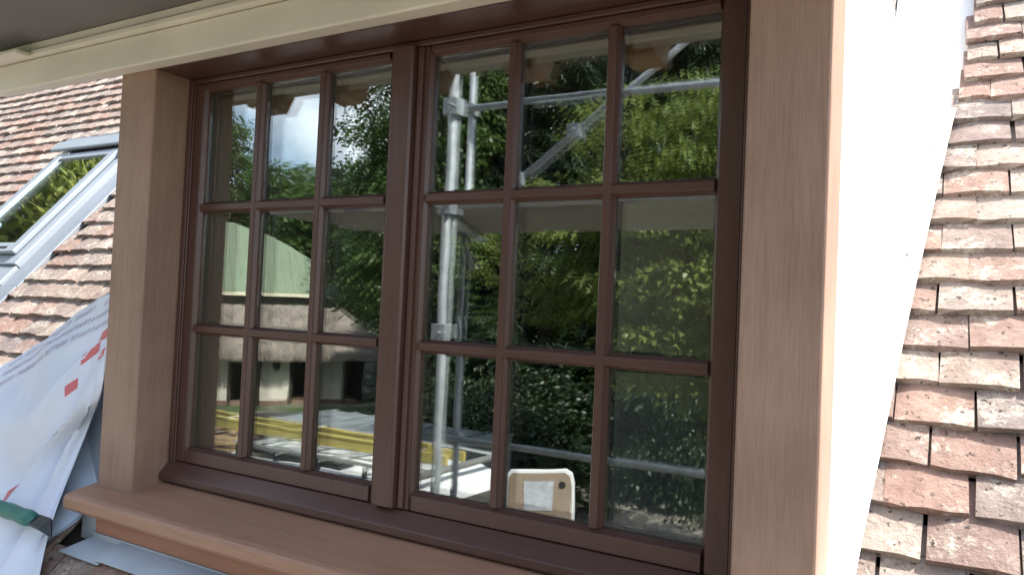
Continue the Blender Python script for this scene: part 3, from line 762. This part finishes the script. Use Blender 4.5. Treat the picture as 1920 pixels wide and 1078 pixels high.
# back slope, hip end and soffit
b0 = len(th.v); th.v += [tuple(CP(-3,4.26,2.1)), tuple(CP(5.75,4.26,2.1)), tuple(CP(8.15,2.2,4.3)), tuple(CP(-3,2.2,4.3)), tuple(CP(8.15,2.25,-.05)), tuple(CP(-3,2.2,.0)), tuple(CP(8.1,2.19,4.25)), tuple(CP(8.1,2.2,.0))]
th.f += [(b0,b0+1,b0+2,b0+3), (b0+1,b0+4,b0+2), (b0+5,b0+7,b0+6,b0+3)]
tho = th.build('thatch', 'thatch', cot, smooth=True)
# loose straws on the surface and along the eaves
st = MB()
for k in range(5200):
    edge = k < 1900
    q = 0 if edge else rn.random()
    s = rn.uniform(-2, 8.15-2.4*q); t = -.05+2.15*q; z = 2.28+1.98*q**.92 + (rn.uniform(-.06,.03) if edge else .035)
    L = rn.uniform(.12, .42 if edge else .34); dsx = rn.gauss(.10 if s < 7.4 else .35, .2)
    P = CP(s, z, t-.02); Q = CP(s+dsx*L, z-L*(.75 if edge else .62), t-.03-L*(.35 if edge else .68)); wd = ce*.011
    st.add([P-wd, P+wd, Q+wd*.6, Q-wd*.6], [(0,1,2,3)])
so2 = st.build('straw', 'thatch', cot); so2['kind'] = 'stuff'
# big green sheeted barn roof behind
bA = Vector((-39.0, -31.0, GZ)); be = Vector((.557, -.83, 0)).normalized(); bm_ = Vector((-.83, -.557, 0)).normalized()
def BPt(s, z, t): return bA + be*s + bm_*t + Vector((0, 0, z))
barn = thing('green_barn', 'large barn with pale green sheeted roof standing behind the thatched cottage', 'barn', BPt(4, 0, 4))
BE = 4.9
bw = MB().add([BPt(a, z, b) for z in (0, BE) for a, b in ((-9,0),(7.5,0),(7.5,10),(-9,10))], [(3,2,1,0),(4,5,6,7),(0,1,5,4),(1,2,6,5),(2,3,7,6),(3,0,4,7)]).build('wall', 'barn_wall', barn)
NP = 14
for k in range(33):      # sheets
    s0 = -9+.5*k; s1 = s0+.488; g = MB()
    for i in range(NP+1):
        q = i/NP
        for s in (s0, s1):
            lim = 8.0 - 7.2*(1-math.sqrt(max(0, 1-(q)**2)) *1.0) if False else 8.0-6.6*q**1.7
            s2 = min(s, lim)
            g.v.append(tuple(BPt(s2, BE + 4.9*q + .02*(k % 2), -.5+5.5*q)))
    for i in range(NP): g.f.append((2*i, 2*i+1, 2*i+3, 2*i+2))
    o = g.build('roof_sheet', 'barn_green', barn); o.modifiers.new('s', 'SOLIDIFY').thickness = .03
MB().add([BPt(a, z, b) for z in (BE-.2, BE+.02) for a, b in ((-9,-.66),(8.0,-.66),(8.0,-.53),(-9,-.53))], [(3,2,1,0),(4,5,6,7),(0,1,5,4),(1,2,6,5),(2,3,7,6),(3,0,4,7)]).build('gutter', 'barn_trim', barn)
MB().add([BPt(-9,BE+4.9,5.02), BPt(1.4,BE+4.9,5.02), BPt(8.0,BE,10.4), BPt(-9,BE,10.4), BPt(8.0,BE,-.5)], [(0,1,2,3),(1,4,2)]).build('rear_slope', 'barn_green', barn)

# stacked sawn timber in the yard
wp = thing('timber_pile', 'heap of sawn planks lying on the yard in front of the cottage', 'timber pile', (-17.8, -13.4, GZ))
rg = random.Random(21)
for k in range(34):
    c = Vector((-17.9+rg.gauss(0,.9), -13.4+rg.gauss(0,1.0), GZ+.1+.05*(k//3)+rg.uniform(0,.05))); L = rg.uniform(1.3,2.6); an = rg.gauss(-.55,.25); d = Vector((math.cos(an), math.sin(an), rg.gauss(0,.06))); s_ = Vector((-d.y, d.x, 0))*rg.uniform(.06,.13); up_ = Vector((0,0,.025))
    MB().add([c+d*(a*L/2)+s_*b+up_*e for e in (-1,1) for a, b in ((-1,-1),(1,-1),(1,1),(-1,1))], [(3,2,1,0),(4,5,6,7),(0,1,5,4),(1,2,6,5),(2,3,7,6),(3,0,4,7)]).build('plank', 'plank_pile', wp)

# ------------------------------------------------------------------ trees
LEAF = {
 'maple': (np.array([(0,0),(.34,.06),(.62,.42),(.30,.42),(.16,.95),(0,1.15),(-.16,.95),(-.30,.42),(-.62,.42),(-.34,.06)])*np.array([1,1]), [tuple(range(10))]),
 'oval': (np.array([(0,0),(.30,.35),(.26,.75),(0,1.05),(-.26,.75),(-.30,.35)]), [tuple(range(6))]),
 'spray': (np.array([(0,0),(.14,.4),(.10,1.1),(-.10,1.1),(-.14,.4)]), [tuple(range(5))]),
}
def leaf_cloud(name, mat, parent, clusters, per, size, shape, flat=.45, tilt=.55, droop=.25):
    """clusters: (n,4) centre + radius; many small leaf faces in flattened sprays"""
    C = np.repeat(np.asarray(clusters), per, axis=0); n = len(C)
    d = rng.normal(size=(n,3)); d /= np.linalg.norm(d, axis=1)[:,None]; rad = rng.random(n)**.45
    P = C[:,:3] + d*(rad*C[:,3])[:,None]*np.array([1,1,flat])
    P[:,2] -= droop*C[:,3]*rad**2*.6
    nr = np.stack([rng.normal(0,tilt,n)+d[:,0]*.5, rng.normal(0,tilt,n)+d[:,1]*.5, np.ones(n)], 1); nr /= np.linalg.norm(nr, axis=1)[:,None]
    a = d + rng.normal(0,.5,(n,3)); a[:,2] -= .4; a -= (a*nr).sum(1)[:,None]*nr; a /= np.linalg.norm(a, axis=1)[:,None]
    b = np.cross(nr, a); sz = size*rng.uniform(.65,1.3,n)
    pts, faces = LEAF[shape]; k = len(pts)
    V_ = P[:,None,:] + sz[:,None,None]*(pts[None,:,0:1]*b[:,None,:] + pts[None,:,1:2]*a[:,None,:])
    curl = (np.abs(pts[:,0])*.35 - pts[:,1]**2*.18)
    V_ += (sz[:,None]*curl[None,:])[:,:,None]*nr[:,None,:]
    V_ = V_.reshape(-1,3); off = np.array(wloc(parent)); 
    me = bpy.data.meshes.new(name); me.vertices.add(n*k); me.vertices.foreach_set('co', (V_).ravel())
    me.loops.add(n*k); me.loops.foreach_set('vertex_index', np.arange(n*k)); me.polygons.add(n)
    me.polygons.foreach_set('loop_start', np.arange(n)*k); me.polygons.foreach_set('loop_total', np.full(n, k)); me.update(calc_edges=True); me.validate()
    me.materials.append(M[mat]); o = bpy.data.objects.new(name, me); COL.objects.link(o); put(o, parent); return o
def tree(name, label, base, height, crown, mat, nclus, per, size, shape, group=None, seed=1, trunk_r=.22, crad=.8, flat=.45, hollow=.5, tilt=.55, gz=GZ):
    """crown: list of ellipsoids (cx,cy,cz,rx,ry,rz)"""
    g = np.random.default_rng(seed); t = thing(name, label, 'tree', (base[0], base[1], gz), group)
    cl = []
    vol = np.array([e[3]*e[4]*e[5] for e in crown]); pick = g.choice(len(crown), nclus, p=vol/vol.sum())
    for k in range(nclus):
        e = crown[pick[k]]; d = g.normal(size=3); d /= np.linalg.norm(d); rad = hollow + (1-hollow)*g.random()**.7
        cl.append((e[0]+d[0]*e[3]*rad, e[1]+d[1]*e[4]*rad, e[2]+d[2]*e[5]*rad, crad*g.uniform(.6,1.35)))
    top = max(e[2]+e[5]*.6 for e in crown); e0 = crown[0]
    tk = MB(); p = Vector((base[0], base[1], gz-.1)); prev = p; rad = trunk_r; ax = Vector((e0[0], e0[1], top))
    path = [p]
    for k in range(1, 8):
        f = k/7; q = p.lerp(ax, f) + Vector((g.normal(0,.12), g.normal(0,.12), 0)); path.append(q)
    for k in range(7): tk.tube(path[k], path[k+1], trunk_r*(1-k/8), trunk_r*(1-(k+1)/8), n=9, caps=(k == 0))
    tk.build('trunk', 'bark', t, smooth=True)
    lb = MB()
    for k in range(0, nclus, max(1, nclus//26)):
        c = Vector(cl[k][:3]); i = min(6, max(2, int(7*(c.z-p.z-.8)/(top-p.z)))); a = path[i]; mdl = a.lerp(c, .5) + Vector((0,0,.25))
        lb.tube(a, mdl, trunk_r*.32, trunk_r*.2, n=6, caps=False); lb.tube(mdl, c, trunk_r*.2, trunk_r*.07, n=6, caps=False)
    lb.build('limbs', 'bark', t, smooth=True)
    leaf_cloud('crown', mat, t, cl, per, size, shape, flat, tilt); return t
# sunlit maple close to the scaffold
tree('maple_tree', 'sunlit yellow green maple reflected in the right leaf beside the van', (-1.0,-11.8), 8,
     [(-2.3,-10.9,1.6,3.0,2.5,2.6), (-4.9,-10.6,.7,1.7,1.6,1.2), (-1.2,-10.2,-.3,2.4,1.6,1.5), (-.2,-11.6,1.6,3.0,2.6,2.7)], 'leaf_bright', 640, 92, .082, 'maple', seed=3, crad=.58, flat=.32, hollow=.3, tilt=.42)
# shrubs in the shade below it
def shrub(label, c, rx, rz, mat, ncl, per, size, seed, shape='oval'):
    g = np.random.default_rng(seed); t = thing('shrub', label, 'shrub', (c[0], c[1], GZ), 'shrubs under the trees')
    cl = []
    for k in range(ncl):
        d = g.normal(size=3); d /= np.linalg.norm(d); d[2] = abs(d[2]); q = .5+.5*g.random()
        cl.append((c[0]+d[0]*rx*q, c[1]+d[1]*rx*.7*q, GZ+.2+d[2]*rz*q, .5*g.uniform(.7,1.3)))
    st_ = MB()
    for k in range(0, ncl, 5): st_.tube((c[0]+.2*g.normal(), c[1]+.2*g.normal(), GZ), cl[k][:3], .03, .01, n=5, caps=False)
    st_.build('stems', 'bark', t); leaf_cloud('foliage', mat, t, cl, per, size, shape, .7, .8); return t
s1 = shrub('dark green shrub in the shade of the tall trees', (-7.5,-15.2), 2.3, 3.0, 'leaf_dark', 120, 120, .10, 31)
for (x, y, a, s) in ((-4.2,-17.6,1.0,1.05), (-1.0,-17.4,2.2,1.1), (2.2,-17.2,3.9,1.0), (-10.8,-16.4,5.0,1.1), (-7.6,-13.0,3.0,.9), (-9.2,-14.4,.3,.9)):
    c = copy_tree(s1); c.location = (x, y, GZ); c.rotation_euler.z = a; c.scale = (s, s, s)
# tall dark evergreens behind
def conifer(base, h, rad, seed, label):
    g = np.random.default_rng(seed); t = thing('evergreen_tree', label, 'tree', (base[0], base[1], GZ), 'dark evergreens behind the yard')
    MB().tube((base[0],base[1],GZ-.1), (base[0],base[1],GZ+h*.97), .28, .03, n=9).build('trunk', 'bark', t, smooth=True)
    cl = []; lb = MB()
    for k in range(330):
        f = g.random()**.8; z = GZ + .6 + f*(h-.9); r_ = rad*(1-f)**.75*(.55+.45*g.random())+.15; an = g.random()*6.283
        c = (base[0]+r_*math.cos(an), base[1]+r_*math.sin(an), z - .12*r_, .45+.35*(1-f)); cl.append(c)
        if k % 4 == 0: lb.tube((base[0],base[1],z+.1), c[:3], .05, .015, n=5, caps=False)
    lb.build('limbs', 'bark', t); leaf_cloud('crown', 'leaf_dark', t, cl, 100, .24, 'spray', .5, .6, .5); return t
c1 = conifer((-9.5,-19.5), 15, 3.4, 5, 'tall dark evergreen tree behind the scaffold')
for (x, y, a, s) in ((-5.4,-20.5,1.1,1.05), (-1.5,-19.0,2.7,.95), (2.6,-20.5,4.1,1.05), (-13.2,-21.5,5.3,1.0), (6.5,-19,.6,1.0), (-7.4,-23,3.7,1.15), (-11.5,-25,1.9,1.2), (-3.4,-24,5.9,1.15), (-15.4,-25,4.4,1.15), (-17.6,-27,3.3,1.05), (-8,-26,2.0,1.2), (-22,-31,2.5,1.1), (0,-27,.9,1.2)):
    c = copy_tree(c1); c.location = (x, y, GZ); c.rotation_euler.z = a; c.scale = (s, s, s)
# broadleaf trees left: around the sky gap
tree('ash_tree', 'leafy green tree right of the sky gap reflected in the left leaf', (-12.5,-16.2), 13,
     [(-12.1,-16.2,4.2,2.1,2.2,4.4), (-11.6,-16.6,8.0,2.2,2.0,2.6), (-12.3,-15.8,1.3,2.0,2.0,2.2)], 'leaf_mid', 520, 110, .13, 'oval', seed=8, crad=.8, flat=.5, hollow=.25)
tree('oak_tree', 'dense green tree rising behind the thatched cottage and green barn', (-59,-45), 22,
     [(-58.5,-44.5,9.5,5.6,5.6,8.0), (-60,-45.5,5,7.5,6.5,7.5)], 'leaf_mid', 420, 90, .36, 'oval', seed=12, crad=1.7, flat=.5, hollow=.3)
b1 = tree('field_tree', 'rounded lower green tree standing far beyond the thatched cottage', (-50,-46), 16,
     [(-50.5,-46.0,5.4,4.0,4.2,6.6), (-47.0,-46.5,4.4,4.2,4.0,6.0)], 'leaf_mid', 330, 90, .34, 'oval', seed=15, crad=1.4, flat=.5, hollow=.3, group='trees far beyond the cottage')
for (x, y, a, s) in ((-43.5,-46.5,1.5,.98), (-38,-44.0,4.4,.95), (-63,-60,2.2,1.2), (-33,-40.0,5.2,.9), (-28,-36,1.0,.85), (-72,-52,.3,1.2)):
    c = copy_tree(b1); c.location = (x, y, GZ); c.rotation_euler.z = a; c.scale = (s, s, s)
# sunlit trees to the west, mirrored in the skylight
l1 = tree('lime_tree', 'bright sunlit lime tree beyond the roof end mirrored in the skylight', (-13.8,1.2), 12,
     [(-13.0,1.0,4.6,3.0,3.4,4.6), (-13.4,-1.4,2.6,2.6,2.6,3.2)], 'leaf_lime', 420, 110, .17, 'oval', seed=18, crad=.9, flat=.45, group='sunlit trees beyond the roof end')
for (x, y, a, s) in ((-17.5,4.8,2.0,1.25), (-17.5,-5.0,4.0,1.2)):
    c = copy_tree(l1); c.location = (x, y, GZ); c.rotation_euler.z = a; c.scale = (s, s, s)
